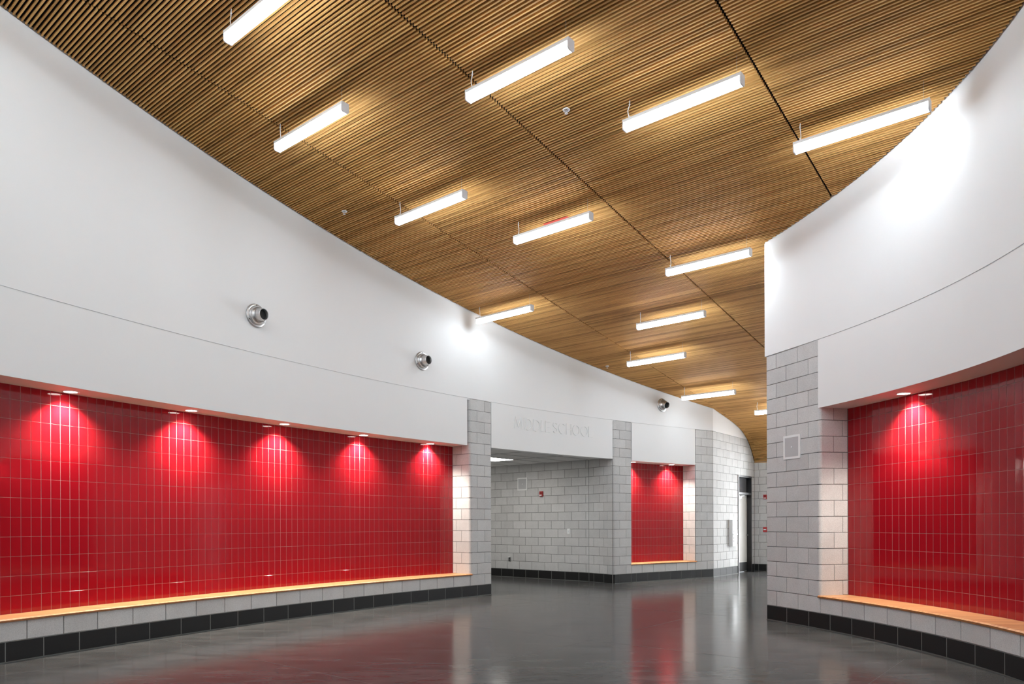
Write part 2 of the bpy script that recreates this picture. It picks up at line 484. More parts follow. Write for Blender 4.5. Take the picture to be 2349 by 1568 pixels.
# pier 1
p1 = core('pillar_left', LEFT, UL1 + 0.06, UP1 - 0.004, 0.40, U, Z_CAP, label='slim grey block pier between red tiles and the corridor opening')
ret1 = (LEFT(7.433, 0.40) - LEFT(UL1)).normalized()
strip(straight(LEFT(UL1) + ret1 * 0.03 , LEFT(UL1) + ret1 * 0.42), 0, 0.43, -0.06, -0.0045, 0.40, Z_CAP - 0.02).put('mortar', M_MORTAR, p1)
RET1 = straight(LEFT(7.433, 0.40), LEFT(UL1))            # walking out of the niche; room on the right hand
for k in range(1, 18):
    f = 7.879 if k % 2 else 7.685
    lay(p1, LEFT, f, UP1, k * U, (k + 1) * U - (0.004 if k == 17 else 0), 'block_grey', M_BLOCK, GAP, 0.07, 0.003)
    lo = max(k * U, 0.425)
    if (k + 1) * U > 0.43 and k < 14:
        lay(p1, RET1, 0.0, RET1.length - (0.2 if k % 2 else 0.325), lo, (k + 1) * U, 'block_grey', M_BLOCK, GAP, 0.07, 0.003)
c = LEFT(UL1)
corner_blocks(p1, LEFT, UL1, 1, ret1, 1, 18, {0: 7.685, 1: 7.879}, {0: 0.325, 1: 0.20}, top=Z_CAP - 0.004)
strip(straight(LEFT(UP1, 0.09), LEFT(UP1, 4.6)), 0.0, 4.5, 0.012, 0.2, 0.0, 2.82).put('side_return', M_BLOCK, p1)

# tiles of the niches
ROWS = [(0.425, 3 * U)] + [(k * U, (k + 1) * U) for k in range(3, 13)] + [(13 * U, Z_SOF)]
TPITCH = 0.1035
def u_at(P, off, u0, dist, sgn):
    """parameter reached after walking `dist` along the offset curve from u0"""
    u = u0; p = P(u, off); left = dist; h = 0.004
    while left > 0:
        q = P(u + sgn * h, off); L = (q - p).length
        if L >= left: return u + sgn * h * left / L
        left -= L; u += sgn * h; p = q
    return u

def tile_wall(name, P, off, ustart, sgn, ncols, order, label, limit=300):
    us = [ustart]
    for i in range(ncols): us.append(u_at(P, off, us[-1], TPITCH, sgn))
    lo, hi = min(us), max(us)
    w = structure(strip(P, lo, hi, off + 0.0016, off + 0.07, 0.40, Z_SOF + 0.02, 0.1035).put(name, M_GROUT), label)
    cells = []
    for i in range(ncols):
        a, b = sorted((us[i], us[i + 1]))
        for z0, z1 in ROWS: cells.append((i, a, b, z0, z1))
    cells.sort(key=order)
    field = MB()
    for j, (i, a, b, z0, z1) in enumerate(cells):
        if j < limit:
            lay(w, P, a, b, z0, z1, 'tile', M_TILE, 0.0034, 0.007, 0.0012, off, 0.0016)
        else:
            pa = P(a, off); pb = P(b, off); d = pb - pa; L = d.length - 0.0034; ang = math.atan2(d.y, d.x)
            me = slab_mesh('tile', L, z1 - z0 - 0.0034, 0.007, 0.0012, M_TILE)
            M = Matrix.Translation(((pa.x + pb.x) / 2, (pa.y + pb.y) / 2, z0 + 0.0017)) @ Matrix.Rotation(ang + random.uniform(-.0016, .0016), 4, 'Z') @ Matrix.Rotation(random.uniform(-.0016, .0016), 4, 'X')
            field.add([M @ v.co for v in me.vertices], [tuple(p.vertices) for p in me.polygons])
    if field.v:
        fo = field.put('tile_field', M_TILE, w); fo['kind'] = 'stuff'
    return w
tile_wall('wall_niche_left', LEFT, 0.40, 7.433, -1, 82, lambda c: -c[0] if c[0] <= 76 else 1000 + c[0], 'long curved wall of glossy red tiles')

# ================================================================== FAR LEFT: corridor opening, pier 2, niche 2, pier 3
p2 = core('pillar_middle', LEFT, 11.72, 12.206, 0.40, 0.0, Z_CAP, label='grey block pier beside the small red niche')
RD2 = (RET2(0) - PIER2).normalized()
base_core(p2, LEFT, 11.66, 14.93, 0.3)
core2 = strip(RET2, 0, RET2.length - 0.02, 0.0045, 0.1, 0.0, 2.86).put('mortar', M_MORTAR, p2)
strip(RET2, 0, RET2.length - 0.03, 0.0025, 0.05, 0.0, U).put('base_mortar', M_MORTAR2, p2)
L2 = RET2.length
for k in range(0, 18):
    odd = k % 2
    f = 11.828 if odd == 0 else 12.034
    blk = k == 0
    kd, mt = ('block_black', M_BASE) if blk else ('block_grey', M_BLOCK)
    zt = (k + 1) * U - (0.004 if k == 17 else 0)
    lay(p2, LEFT, f, 12.212, k * U, zt, kd, mt, GAP, 0.07, 0.003)
    if k < 14:
        js = [0.0, 0.17, L2 - 0.31] if odd == 0 else [0.0, 0.36, L2 - 0.19]
        for a, b in zip(js, js[1:]): lay(p2, RET2, a, b, k * U, (k + 1) * U, kd, mt, GAP, 0.07, 0.003)
corner_blocks(p2, LEFT, 11.624, 1, RD2, 0, 18, {0: 11.828, 1: 12.034}, {0: 0.31, 1: 0.19}, r=0.05, top=Z_CAP - 0.004)

pl2 = core('wall_middle_plinth', LEFT, 12.206, 14.31, 0.40, 0.0, 0.394, label='low block wall carrying the small bench')
J2 = [12.212, 12.55, 12.92, 13.30, 13.68, 14.05, 14.312]
J2b = [12.212, 12.36, 12.74, 13.11, 13.49, 13.86, 14.20, 14.312]
courses(pl2, LEFT, J2b, J2, 0, 1); courses(pl2, LEFT, J2b, J2, 1, 2, top=0.398, base=False)
p3 = core('pillar_far', LEFT, 14.32, 14.93, 0.3, 0.0, Z_CAP, label='grey block pier beyond the small red niche')
for k in range(0, 18):
    blk = k == 0; kd, mt = ('block_black', M_BASE) if blk else ('block_grey', M_BLOCK)
    js = [14.33, 14.72, 14.93] if k % 2 else [14.33, 14.53, 14.93]
    if k < 2: js = [14.312] + js[1:]
    for a, b in zip(js, js[1:]): lay(p3, LEFT, a, b, k * U, (k + 1) * U - (0.004 if k == 17 else 0), kd, mt, GAP, 0.07, 0.003)
# return of niche 2 on its far side: faces the camera
RET3F = straight(LEFT(14.312), LEFT(14.312, 0.40))
strip(RET3F, 0.0, 0.40, -0.10, -0.0045, 0.40, Z_SOF).put('mortar', M_MORTAR, p3)
def lay_flip(parent, P, a, b, z0, z1):
    """block on the right-hand side of a path"""
    pa = P(a); pb = P(b); d = pa - pb
    me = slab_mesh('block_grey', d.length - GAP, z1 - z0 - GAP, 0.07, 0.003, M_BLOCK)
    m = (pa + pb) / 2
    put('block', me, parent, (m.x, m.y, z0 + GAP / 2), math.atan2(d.y, d.x))
for k in range(2, 14):
    js = [0.0, 0.2, 0.40] if k % 2 else [0.0, 0.3, 0.40]
    for a, b in zip(js, js[1:]): lay_flip(p3, RET3F, a, b, max(k * U, 0.425), (k + 1) * U)
tile_wall('wall_niche_middle', LEFT, 0.40, 14.335, -1, 21, lambda c: c[0], 'small red tiled niche wall')

# corridor back wall
bk = core('wall_back_corridor', BACK, 0.0, BACK.length, 0.12, 0.0, 2.95, label='grey block wall seen through the corridor opening')
base_core(bk, BACK, 0.0, BACK.length, 0.12)
o_i = 4.0
bo = [o_i + 0.4064 * i for i in range(-6, 8)]
be = [o_i + 0.2032 + 0.4064 * i for i in range(-7, 7)]
courses(bk, BACK, be + [BACK.length], bo + [BACK.length], 0, 14)
cw = structure(strip(straight(BACK(1.6) , LEFT(UP1, 4.6)), 0, (LEFT(UP1, 4.6) - BACK(1.6)).length, 0, 0.1, 0, 2.95).put('wall_corridor_end', M_BLOCK), 'hidden end of the corridor')

# corridor lay-in ceiling
A_, B_ = _bd, Vector((-_bd.y, _bd.x))
R0 = Vector((0.057, 16.54))
cc = MB()
cpoly = [LEFT(UP1, 0.05), LEFT(9.2, 0.05), LEFT(10.4, 0.05), LEFT(11.5, 0.12), RET2(L2 - 0.2, 0.03), RET2(0, 0.05), BACK(BACK.length, 0.05), BACK(0.5, 0.05), LEFT(UP1, 4.6)]
cc.prism([p[:] for p in cpoly][::-1], 2.86, 2.93)
ceil2 = structure(cc.put('ceiling_corridor', M_DARK), 'low lay-in panel ceiling of the corridor')
def inside(p, poly):
    r = False
    for i in range(len(poly)):
        a, b = poly[i], poly[i - 1]
        if (a[1] > p[1]) != (b[1] > p[1]) and p[0] < (b[0] - a[0]) * (p[1] - a[1]) / (b[1] - a[1]) + a[0]: r = not r
    return r
def clip_poly(poly, clipper):
    """Sutherland-Hodgman: poly by a convex counter-clockwise clipper"""
    out = [Vector(p) for p in poly]
    for i in range(len(clipper)):
        a = Vector(clipper[i]); b = Vector(clipper[(i + 1) % len(clipper)]); e = b - a
        src, out = out, []
        for j in range(len(src)):
            p, q = src[j - 1], src[j]
            sp = e.x * (p.y - a.y) - e.y * (p.x - a.x); sq = e.x * (q.y - a.y) - e.y * (q.x - a.x)
            if (sp >= 0) != (sq >= 0): out.append(p + (q - p) * (sp / (sp - sq)))
            if sq >= 0: out.append(q)
        if not out: break
    return out
hull = [BACK(1.2, 0.02), LEFT(UP1, 0.1), LEFT(11.6, 0.1), RET2(0, 0.03)]
_ar = sum(hull[i].x * hull[(i + 1) % 4].y - hull[(i + 1) % 4].x * hull[i].y for i in range(4))
if _ar < 0: hull.reverse()
for i in range(-7, 5):
    for j in range(-4, 3):
        o = R0 + A_ * (0.61 * i) + B_ * (1.22 * j)
        if i in (-1, -6) and j == -1: continue
        q = clip_poly([o + A_ * .006 + B_ * .006, o + A_ * .604 + B_ * .006, o + A_ * .604 + B_ * 1.214, o + A_ * .006 + B_ * 1.214], hull)
        if len(q) > 2:
            m = MB(); m.prism([p[:] for p in q], 2.826, 2.842); m.put('panel', M_ACOU, ceil2)
for i in range(-7, 6):
    a = R0 + A_ * (0.61 * i); q = clip_poly([a - A_ * .012 - B_ * 6, a + A_ * .012 - B_ * 6, a + A_ * .012 + B_ * 4, a - A_ * .012 + B_ * 4], hull)
    if len(q) > 2: m = MB(); m.prism([p[:] for p in q], 2.821, 2.828); m.put('grid_bar', M_TBAR, ceil2)
for j in range(-4, 4):
    a = R0 + B_ * (1.22 * j); q = clip_poly([a - B_ * .012 - A_ * 6, a - B_ * .012 + A_ * 6, a + B_ * .012 + A_ * 6, a + B_ * .012 - A_ * 6], hull)
    q = [p for p in q]
    if len(q) > 2: m = MB(); m.prism([p[:] for p in q], 2.820, 2.827); m.put('grid_bar', M_TBAR, ceil2)
for i, lb in ((-1, 'bright recessed ceiling panel light in the corridor beside the slim block pier'), (-6, 'unseen ceiling panel light added to brighten the corridor')):  # the second panel light is unseen, added to brighten the corridor
    ct = R0 + A_ * (0.61 * i + 0.305) - B_ * 0.61
    tr = thing('ceiling_troffer', lb, 'ceiling light', (ct.x, ct.y, 2.815), math.atan2(A_.y, A_.x), 'corridor ceiling lights')
    m = MB(); m.box(-.285, .285, -.59, .59, 0.0, 0.01); m.put('lens', M_TROF, tr)
    m = MB()
    for s in (-1, 1):
        m.box(s * .295 - .01, s * .295 + .01, -.605, .605, -0.002, 0.02)
        m.box(-.305, .305, s * .597 - .008, s * .597 + .008, -0.002, 0.02)
    m.put('frame', M_LAMPW, tr)

# ================================================================== day-lit wall with door, end wall
bw = core('wall_far', BRIGHT, 0.0, 1.68, 0.12, 0.0, Z_CAP, label='bright day-lit block wall beside the far door')
strip(BRIGHT, 1.68, BRIGHT.length, 0.0045, 0.12, 2.66, Z_CAP).put('mortar', M_MORTAR, bw)
base_core(bw, BRIGHT, 0.0, 1.68, 0.12)
DL, DR, DZ = 1.68, 2.69, 2.65
def rowj(off):
    r = [0.0] + [x for x in [off + 0.4064 * i for i in range(0, 8)] if 0.05 < x < BRIGHT.length - .05] + [BRIGHT.length]
    return r
for k in range(0, 18):
    js = rowj(0.25) if k % 2 else rowj(0.05 + 0.4064)
    z0, z1 = k * U, (k + 1) * U
    blk = k == 0; kd, mt = ('block_black', M_BASE) if blk else ('block_grey', M_BLOCK)
    for a, b in zip(js, js[1:]):
        if z1 <= DZ + 0.01 or k <= 12:
            for aa, bb in ((a, min(b, DL - .005)), (max(a, DR), b)):
                if bb - aa > 0.04: lay(bw, BRIGHT, aa, bb, z0, z1, kd, mt, GAP, 0.07, 0.003)
        else:
            lay(bw, BRIGHT, a, b, max(z0, DZ) if a < DR and b > DL else z0, z1, kd, mt, GAP, 0.07, 0.003)
strip(BRIGHT, 0.0, BRIGHT.length, 0.0, 0.12, Z_CAP + 0.003, lambda p: zc(p @ NV) + 0.12).put('plaster_band', M_WHITE, bw)

door = structure(put('door_1', None, None, (BRIGHT(DL).x, BRIGHT(DL).y, 0), math.atan2(BRIGHT.dir.y, BRIGHT.dir.x)), 'pale door with dark frame and transom')
dw = DR - DL
m = MB()
m.box(0, .045, -.014, .20, 0, DZ); m.box(dw - .05, dw, -.014, .20, 0, DZ)
m.box(.045, dw - .05, -.014, .20, DZ - .05, DZ); m.box(.045, dw - .05, -.014, .20, 2.13, 2.19)
m.put('frame', M_FRAME, door)
m = MB(); m.box(-.006, .012, -.022, -.012, 0, DZ + .005); m.put('casing', M_STEEL, door)
m = MB(); m.box(.05, dw - .055, .11, .15, 0.012, 2.128); leaf = m.put('leaf', M_DOOR, door)
m = MB(); m.box(.06, dw - .065, .106, .111, 0.02, 0.27); m.put('kick_plate', M_KICK, leaf)
m = MB(); m.box(.10, .42, .05, .105, 2.02, 2.085); cl_ = m.put('door_closer', M_STEEL, leaf)
m = MB(); m.tube([(.40, .07, 2.09), (.58, .04, 2.105), (.70, .09, 2.12)], .011); m.put('closer_arm', M_STEEL, leaf)
m = MB(); m.tube([(dw - .13, .11, 1.02), (dw - .13, .05, 1.02), (dw - .24, .05, 1.02)], .011); m.put('handle', M_STEEL, leaf)
m = MB(); m.box(.048, dw - .052, .12, .13, 2.192, DZ - .052); m.put('transom_pane', M_GLASSD, door)
strip(BRIGHT, DL, DR, 0.36, 0.40, 0, 2.7).put('door_backing', M_DARK, bw)

ew = core('wall_end', END, -0.2, 0.52, 0.12, 0.0, 3.2, label='grey block wall at the far end')
base_core(ew, END, 0.0, 0.52, 0.12)
eo = [0.0, 0.16, 0.52]
ee = [0.0, 0.12, 0.34, 0.52]
courses(ew, END, ee, eo, 0, 15)

# ================================================================== RIGHT SIDE
UR1, URE = 0.997, 4.75
wr_top = lambda p: zc(p @ NV) + 0.13
wr = structure(strip(RIGHT, -0.03, URE, 0.0, 0.16, Z_CAP + 0.007, wr_top).put('wall_right', M_WHITE), 'tall white curved upper wall above the block pier')
strip(RIGHT, UR1 - 0.03, URE, 0.0, 0.52, Z_SOF, Z_CAP - 0.006).put('bulkhead', M_WHITE, wr)
strip(RIGHT, 0.0, URE, 0.012, 0.15, Z_CAP - 0.02, Z_CAP + 0.02).put('reveal', M_WHITE, wr)
PB = straight(Vector((9.0, 11.05)), RIGHT(0.0))                # back face of the right pier, seen from the far lobby
pr = core('pillar_right', RIGHT, 0.004, UR1 - 0.06, 0.40, 0.0, Z_CAP, label='broad grey block pier with a square speaker')
base_core(pr, RIGHT, 0.0, URE, 0.3)
RB = [-0.004, 0.381, 0.789, 1.165, 1.536, 1.904, 2.276, 2.643, 3.013, 3.420, 3.829, 4.23, 4.63]
RG = [UR1, 1.372, 1.741, 2.113, 2.481, 2.849, 3.220, 3.631, 4.041, 4.45]
ret_r = (RIGHT(1.0347, 0.40) - RIGHT(UR1)).normalized()
cR = RIGHT(UR1)
for k in range(1, 18):
    js = [0.0, 0.190, 0.595] if k % 2 else [0.0, 0.381, 0.789]
    zt = (k + 1) * U - (0.004 if k == 17 else 0)
    for a, b in zip(js, js[1:]): lay(pr, RIGHT, a, b, k * U, zt, 'block_grey', M_BLOCK, GAP, 0.07, 0.003)
corner_blocks(pr, RIGHT, UR1, -1, ret_r, 1, 18, {1: 0.595, 0: 0.789}, {1: 0.20, 0: 0.325}, top=Z_CAP - 0.004)
RETR = straight(cR, RIGHT(1.0347, 0.40))
strip(RETR, 0.03, 0.42, 0.0045, 0.06, 0.40, Z_CAP - 0.02).put('mortar', M_MORTAR, pr)
for k in range(2, 14):
    lay(pr, RETR, 0.20 if k % 2 else 0.325, 0.40, max(k * U, 0.425), (k + 1) * U, 'block_grey', M_BLOCK, GAP, 0.07, 0.003)
plr = core('wall_right_plinth', RIGHT, UR1, URE, 0.40, 0.0, 0.394, label='low block wall carrying the bench on the right')
courses(plr, RIGHT, RB, RG, 0, 1)
courses(plr, RIGHT, RB, RG, 1, 2, top=0.398, base=False)
tile_wall('wall_niche_right', RIGHT, 0.40, 1.0347, 1, 36, lambda c: c[0], 'curved wall of glossy red tiles beside the broad pier')

# ================================================================== BENCHES
def bench(P, seams, label, ext0=0.0, ext1=0.0):
    mid = P((seams[0] + seams[-1]) / 2)
    b = thing('bench', label, 'bench', (mid.x, mid.y, 0.0), 0.0)
    for a, c_ in zip(seams, seams[1:]):
        s = strip(P, a + 0.002, c_ - 0.002, 0.0, 0.398, 0.397, 0.425, 0.1)
        strip(P, a + 0.002, c_ - 0.002, -0.018, 0.0, 0.397, 0.425, 0.1, s, 0.011)
        s.v = [(x - mid.x, y - mid.y, z) for x, y, z in s.v]
        o = s.put('seat_board', M_BENCH, b)
        s = strip(P, a + 0.002, c_ - 0.002, -0.0205, -0.018, 0.396, 0.4135, 0.1)
        s.v = [(x - mid.x, y - mid.y, z) for x, y, z in s.v]
        s.put('front_edge', M_BENCHEDGE, o)
    return b
bench(LEFT, [-1.65, -0.7, 0.955, 2.57, 3.33, 4.95, 6.2, 7.545], 'long curved wooden bench below the wide red tiled wall')
bench(LEFT, [12.19, 13.2, 14.36], 'short wooden bench in the small far red niche')
bench(RIGHT, [0.965, 2.3, 3.88, 4.7], 'curved wooden bench beside the broad block pier with the speaker')

# ================================================================== CEILING
ROOM = [LEFT(u) for u in urange(UL0, 14.93, 0.15)]
ROOM = [Vector((-6.6, -3.0)), Vector((-6.5, 1.5))] + ROOM + [W1, END(4.4), Vector((9.0, 11.05))] + [RIGHT(u) for u in urange(0.0, URE, 0.15)] + [Vector((4.1, 2.0)), Vector((4.0, -3.0))]
def spans(n):
    """t intervals of the line n = const inside the room"""
    ts = []
    for i in range(len(ROOM)):
        a, b = ROOM[i - 1], ROOM[i]; na, nb = a @ NV, b @ NV
        if (na > n) != (nb > n):
            p = a + (b - a) * ((n - na) / (nb - na)); ts.append(p @ DV)
    ts.sort()
    return [(ts[i], ts[i + 1]) for i in range(0, len(ts) - 1, 2)]
nmin = min(p @ NV for p in ROOM)
# felt backing: narrow sheets that follow the profile
cm = MB()
ns = [nmin + 0.02 + (17.0 - nmin) * i / 40 for i in range(41)] + [p[0] for p in _PROF[1:]]
ns = sorted(set(round(x, 4) for x in ns))
for a, b in zip(ns, ns[1:]):
    pa, pb = nt(a, -12), nt(a, 7); pc, pd = nt(b, 7), nt(b, -12)
    za, zb = zc(a) + 0.034, zc(b) + 0.034
    cm.add([(pa.x, pa.y, za), (pb.x, pb.y, za), (pc.x, pc.y, zb), (pd.x, pd.y, zb)], [(0, 3, 2, 1)])
pe0, pe1 = nt(_PROF[-1][0], -12), nt(_PROF[-1][0], 7)
ceiling = structure(cm.put('ceiling', M_FELT), 'sloping ceiling of narrow brown wood slats')
SW, SD = 0.0148, 0.029
sl = MB(); sl.box(0, 1, -SW / 2, SW / 2, 0, SD)
SLAT = mesh('slat', sl.v, sl.f, M_SLAT)
# walk along the profile
segs = []
arc = 0.0; nxt = 0.0
pts = [(nmin + 0.03, zc(nmin + 0.03))] + [p for p in _PROF[1:]]
for (a, za), (b, zb) in zip(pts, pts[1:]):
    L = math.hypot(b - a, zb - za)
    while nxt <= arc + L:
        f = (nxt - arc) / L; n = a + (b - a) * f; z = za + (zb - za) * f
        sl_ang = math.atan2(zb - za, b - a)
        for t0, t1 in spans(n):
            t0 += 0.02; t1 -= 0.02
            k0 = math.floor((t0 + 7.44) / 2.44); x = t0
            while x < t1:
                e_ = min(t1, -7.44 + 2.44 * (k0 + 1)) if n < 16.6 else t1
                s0 = x if x == t0 else x + 0.013; s1 = e_ if e_ == t1 else e_ - 0.013
                if s1 - s0 > 0.03: segs.append((n, z, sl_ang, s0, s1))
                x = e_; k0 += 1
        nxt += PITCH
    arc += L
def shown(sg):
    n, z, a, t0, t1 = sg; w = 0
    for i in range(9):
        p = nt(n, t0 + (t1 - t0) * (i + .5) / 9)
        if p.y < 0.5: continue
        x = 1174.5 + 1653 * p.x / p.y; y = 1202 - 1653 * (z - CAM_H) / p.y
        if 0 < x < 2349 and 0 < y < 1568: w += (t1 - t0) / 9 / (p.y * p.y)
    return w
segs.sort(key=shown, reverse=True)
field = MB()
for j, (n, z, a, t0, t1) in enumerate(segs):
    p = nt(n, t0)
    M = (Matrix.Translation((p.x, p.y, z)) @ Matrix.Rotation(ANG, 4, 'Z') @ Matrix.Rotation(a, 4, 'X') @ Matrix.Diagonal((t1 - t0, 1, 1, 1)))
    if j < 300:
        o = put('slat', SLAT, ceiling); o.matrix_local = M
    else:
        field.add([M @ Vector(v) for v in sl.v], sl.f)
fo = field.put('slat_field', M_SLAT, ceiling); fo['kind'] = 'stuff'
tb = MB()
strip(END, -0.1, 4.4, -0.010, 0.0, 3.046, 3.060).put('end_trim', M_SLAT, ceiling)

# roof deck above so that no sky leaks in
m = MB(); m.box(-12, 12, -5, 25, 7.9, 8.0); structure(m.put('roof', M_FELT), 'roof deck above the slats')

# ================================================================== rest of the room, behind the viewpoint and in the far lobby
BACKZ = 7.9
def wall(name, a, b, z0, z1, mat, label):
    P = straight(a, b)
    return structure(strip(P, 0, P.length, 0.0, 0.14, z0, z1, 3.0).put(name, mat), label)
wall('wall_behind', (4.0, -3.0), (-6.6, -3.0), 0, BACKZ, M_WHITE, 'white wall behind the viewpoint')
wall('wall_left_rear', (-6.6, -3.0), (-6.5, 1.5), 0, BACKZ, M_WHITE, 'white wall beside the viewpoint')
wall('wall_left_rear_near', (-6.5, 1.5), LEFT(UL0), 0, BACKZ, M_WHITE, 'white wall leading to the long bench')
wall('wall_right_rear', RIGHT(URE), (4.1, 2.0), 0, BACKZ, M_WHITE, 'white wall after the right bench')
wall('wall_right_rear_near', (4.1, 2.0), (4.0, -3.0), 0, BACKZ, M_WHITE, 'white wall beside the viewpoint on the right')
wall('wall_lobby', Vector((9.0, 11.05)) + Vector((0.02, -0.13)), RIGHT(0.16, 0.17), 0, 7.0, M_BLOCK, 'block wall of the far lobby behind the broad pier')
T0 = END(0.52) @ DV; T1 = END(4.4) @ DV; NE = END(0.0) @ NV          # vestibule between t = T0 and T1, n = NE .. NG
NG = NE + 2.5
wall('wall_lobby_side', END(4.4), (9.0, 11.05), 0, 7.0, M_BLOCK, 'block wall of the far lobby before the vestibule')
wall('wall_vestibule', nt(NE + 0.12, T0), nt(NG, T0), 0, 3.1, M_WHITE, 'white side wall of the entrance vestibule')
wall('wall_vestibule_far', nt(NG, T1), nt(NE, T1), 0, 3.1, M_WHITE, 'white far side wall of the entrance vestibule')
VP_ = [nt(NE - 0.05, T0), nt(NE - 0.05, T1), nt(NG + .1, T1), nt(NG + .1, T0)]
m = MB(); m.prism([p[:] for p in VP_], 3.06, 3.12); structure(m.put('ceiling_vestibule', M_WHITE), 'white ceiling of the entrance vestibule')
m = MB(); m.prism([p[:] for p in (nt(NE - .02, T0), nt(NE - .02, T1), nt(NE + .12, T1), nt(NE + .12, T0))], 3.12, 7.0); structure(m.put('wall_above_vestibule', M_WHITE), 'white wall over the vestibule')
# glazed entrance: a real window wall with daylight outside
G = straight(nt(NG, T0), nt(NG, T1))
win = structure(put('window_1', None, None, (G(0).x, G(0).y, 0), math.atan2(G.dir.y, G.dir.x)), 'glazed entrance front of the vestibule')
m = MB()
for i in range(5):
    x = G.length * i / 4; m.box(x - .03, x + .03, 0.02, .12, 0, 3.06)
m.box(0, G.length, .02, .12, 0, .1); m.box(0, G.length, .02, .12, 2.98, 3.06); m.box(0, G.length, .02, .12, 2.15, 2.2)
m.put('frame', M_FRAME, win)
al = bpy.data.lights.new('daylight', 'AREA'); al.shape = 'RECTANGLE'; al.size = G.length * 0.96; al.size_y = 2.8; al.energy = DAY_WATT; al.color = (0.95, 0.98, 1.0)
ao = bpy.data.objects.new('daylight', al); COL.objects.link(ao)
gm = G(G.length / 2, 0.30)
ao.matrix_world = Matrix.Translation((gm.x, gm.y, 1.55)) @ Vector((-G.nrm.x, -G.nrm.y, 0)).to_track_quat('-Z', 'Z').to_matrix().to_4x4()

# ================================================================== PENDANT LAMPS
LW, LH, LL = 0.092, 0.104, 1.27
hs = MB(); hs.extrude_x([(-LW / 2, -.030), (LW / 2, -.030), (LW / 2, 0), (-LW / 2, 0)], .012, LL - .012)
HOUSING = mesh('housing', hs.v, hs.f, M_LAMPW)
def shell(w, z0, zb, r, n=5):
    pr_ = [(-w / 2, z0)]
    for i in range(n): t = math.pi / 2 * i / (n - 1); pr_.append((-w / 2 + r - r * math.cos(t), zb + r - r * math.sin(t)))
    for i in range(n): t = math.pi / 2 * i / (n - 1); pr_.append((w / 2 - r + r * math.sin(t), zb + r - r * math.cos(t)))
    pr_.append((w / 2, z0))
    return pr_
df = MB(); df.extrude_x(shell(LW - .004, -.0302, -LH, .022), .014, LL - .014)
DIFF = mesh('diffuser', df.v, df.f, M_DIFF)
ec = MB(); ec.extrude_x(shell(LW + .004, .001, -LH - .002, .024), 0, .014)
CAP = mesh('end_cap', ec.v, ec.f, M_LAMPW)
def lamp(n, t, label, group='linear pendant lamps below the slat ceiling'):
    top = zc(n) - 0.192
    p = nt(n, t)
    L = thing('pendant_lamp', label, 'lamp', (p.x, p.y, top), ANG, group)
    put('housing', HOUSING, L); put('diffuser', DIFF, L)
    put('end_cap', CAP, L); put('end_cap', CAP, L, (LL - .014, 0, 0))
    h = 0.192 + 0.03
    w = random.uniform(.006, .012) * random.choice((-1, 1))
    m = MB(); m.tube([(.06, 0, 0), (.06 - w, 0, h * .2), (.055 - w * 1.4, 0, h * .45), (.06, 0, h * .68), (.062, 0, h * .84), (.064, 0, h)], .0052, 6)
    for z in (.035, h * .72): m.add([(.052, -.008, z), (.068, -.008, z), (.068, .008, z), (.052, .008, z), (.06, 0, z + .014), (.06, 0, z - .014)], [(0, 1, 4), (1, 2, 4), (2, 3, 4), (3, 0, 4), (1, 0, 5), (2, 1, 5), (3, 2, 5), (0, 3, 5)])
    m.put('power_cord', M_CORD, L, smooth=True)
    m = MB(); m.tube([(LL - .06, 0, 0), (LL - .06, 0, h)], .0016, 5); m.put('suspension_wire', M_WIRE, L)
    return L
LAMPS = [
 (3.58, -6.38, 'glowing linear pendant lamp cut off by the top edge of the picture'),
 (4.80, -7.46, 'glowing linear pendant lamp just below the one cut off at the top edge'),
 (5.39, -4.97, 'large glowing linear pendant lamp at the top, directly above the biggest sprinkler head'),
 (6.60, -3.86, 'large glowing linear pendant lamp next to the one that meets the curved wall'),
 (7.84, -2.52, 'large glowing linear pendant lamp whose end meets the curved white wall'),
 (6.65, -7.46, 'glowing linear pendant lamp left of the one with a red tag above it'),
 (7.86, -6.36, 'glowing linear pendant lamp with a red tag on the slats above it'),
 (9.70, -4.97, 'glowing linear pendant lamp nearest the free-standing white wall corner'),
 (11.28, -6.35, 'glowing linear pendant lamp second down left of the white wall corner'),
 (9.77, -8.80, 'small glowing pendant lamp that overlaps the white vent wall edge'),
 (12.87, -7.47, 'small glowing pendant lamp third down, next to the farthest sprinkler head'),
 (15.36, -7.49, 'small glowing pendant lamp right above the farthest round vent'),
 (17.05, -6.42, 'lamp end peeking out from behind the broad block pier')]
for n, t, lb in LAMPS: lamp(n, t, lb)
for n, t in ((1.75, -7.46), (2.3, -4.97), (3.3, -2.52), (4.6, -1.3), (0.6, -6.3), (0.9, -3.0), (-1.2, -4.6), (2.2, -0.4), (-0.6, -1.2), (-2.6, -3.0), (-0.9, -7.0), (-2.6, -5.2), (-4.2, -2.6), (-2.4, 0.2), (1.0, 1.6), (2.6, 1.2), (13.2, -4.0), (16.0, -3.6)):  # extra unseen lamps, added to raise the light on walls and far lobby
    lamp(n, t, 'unseen pendant lamp added to light the room', 'unseen pendant lamps added for light')

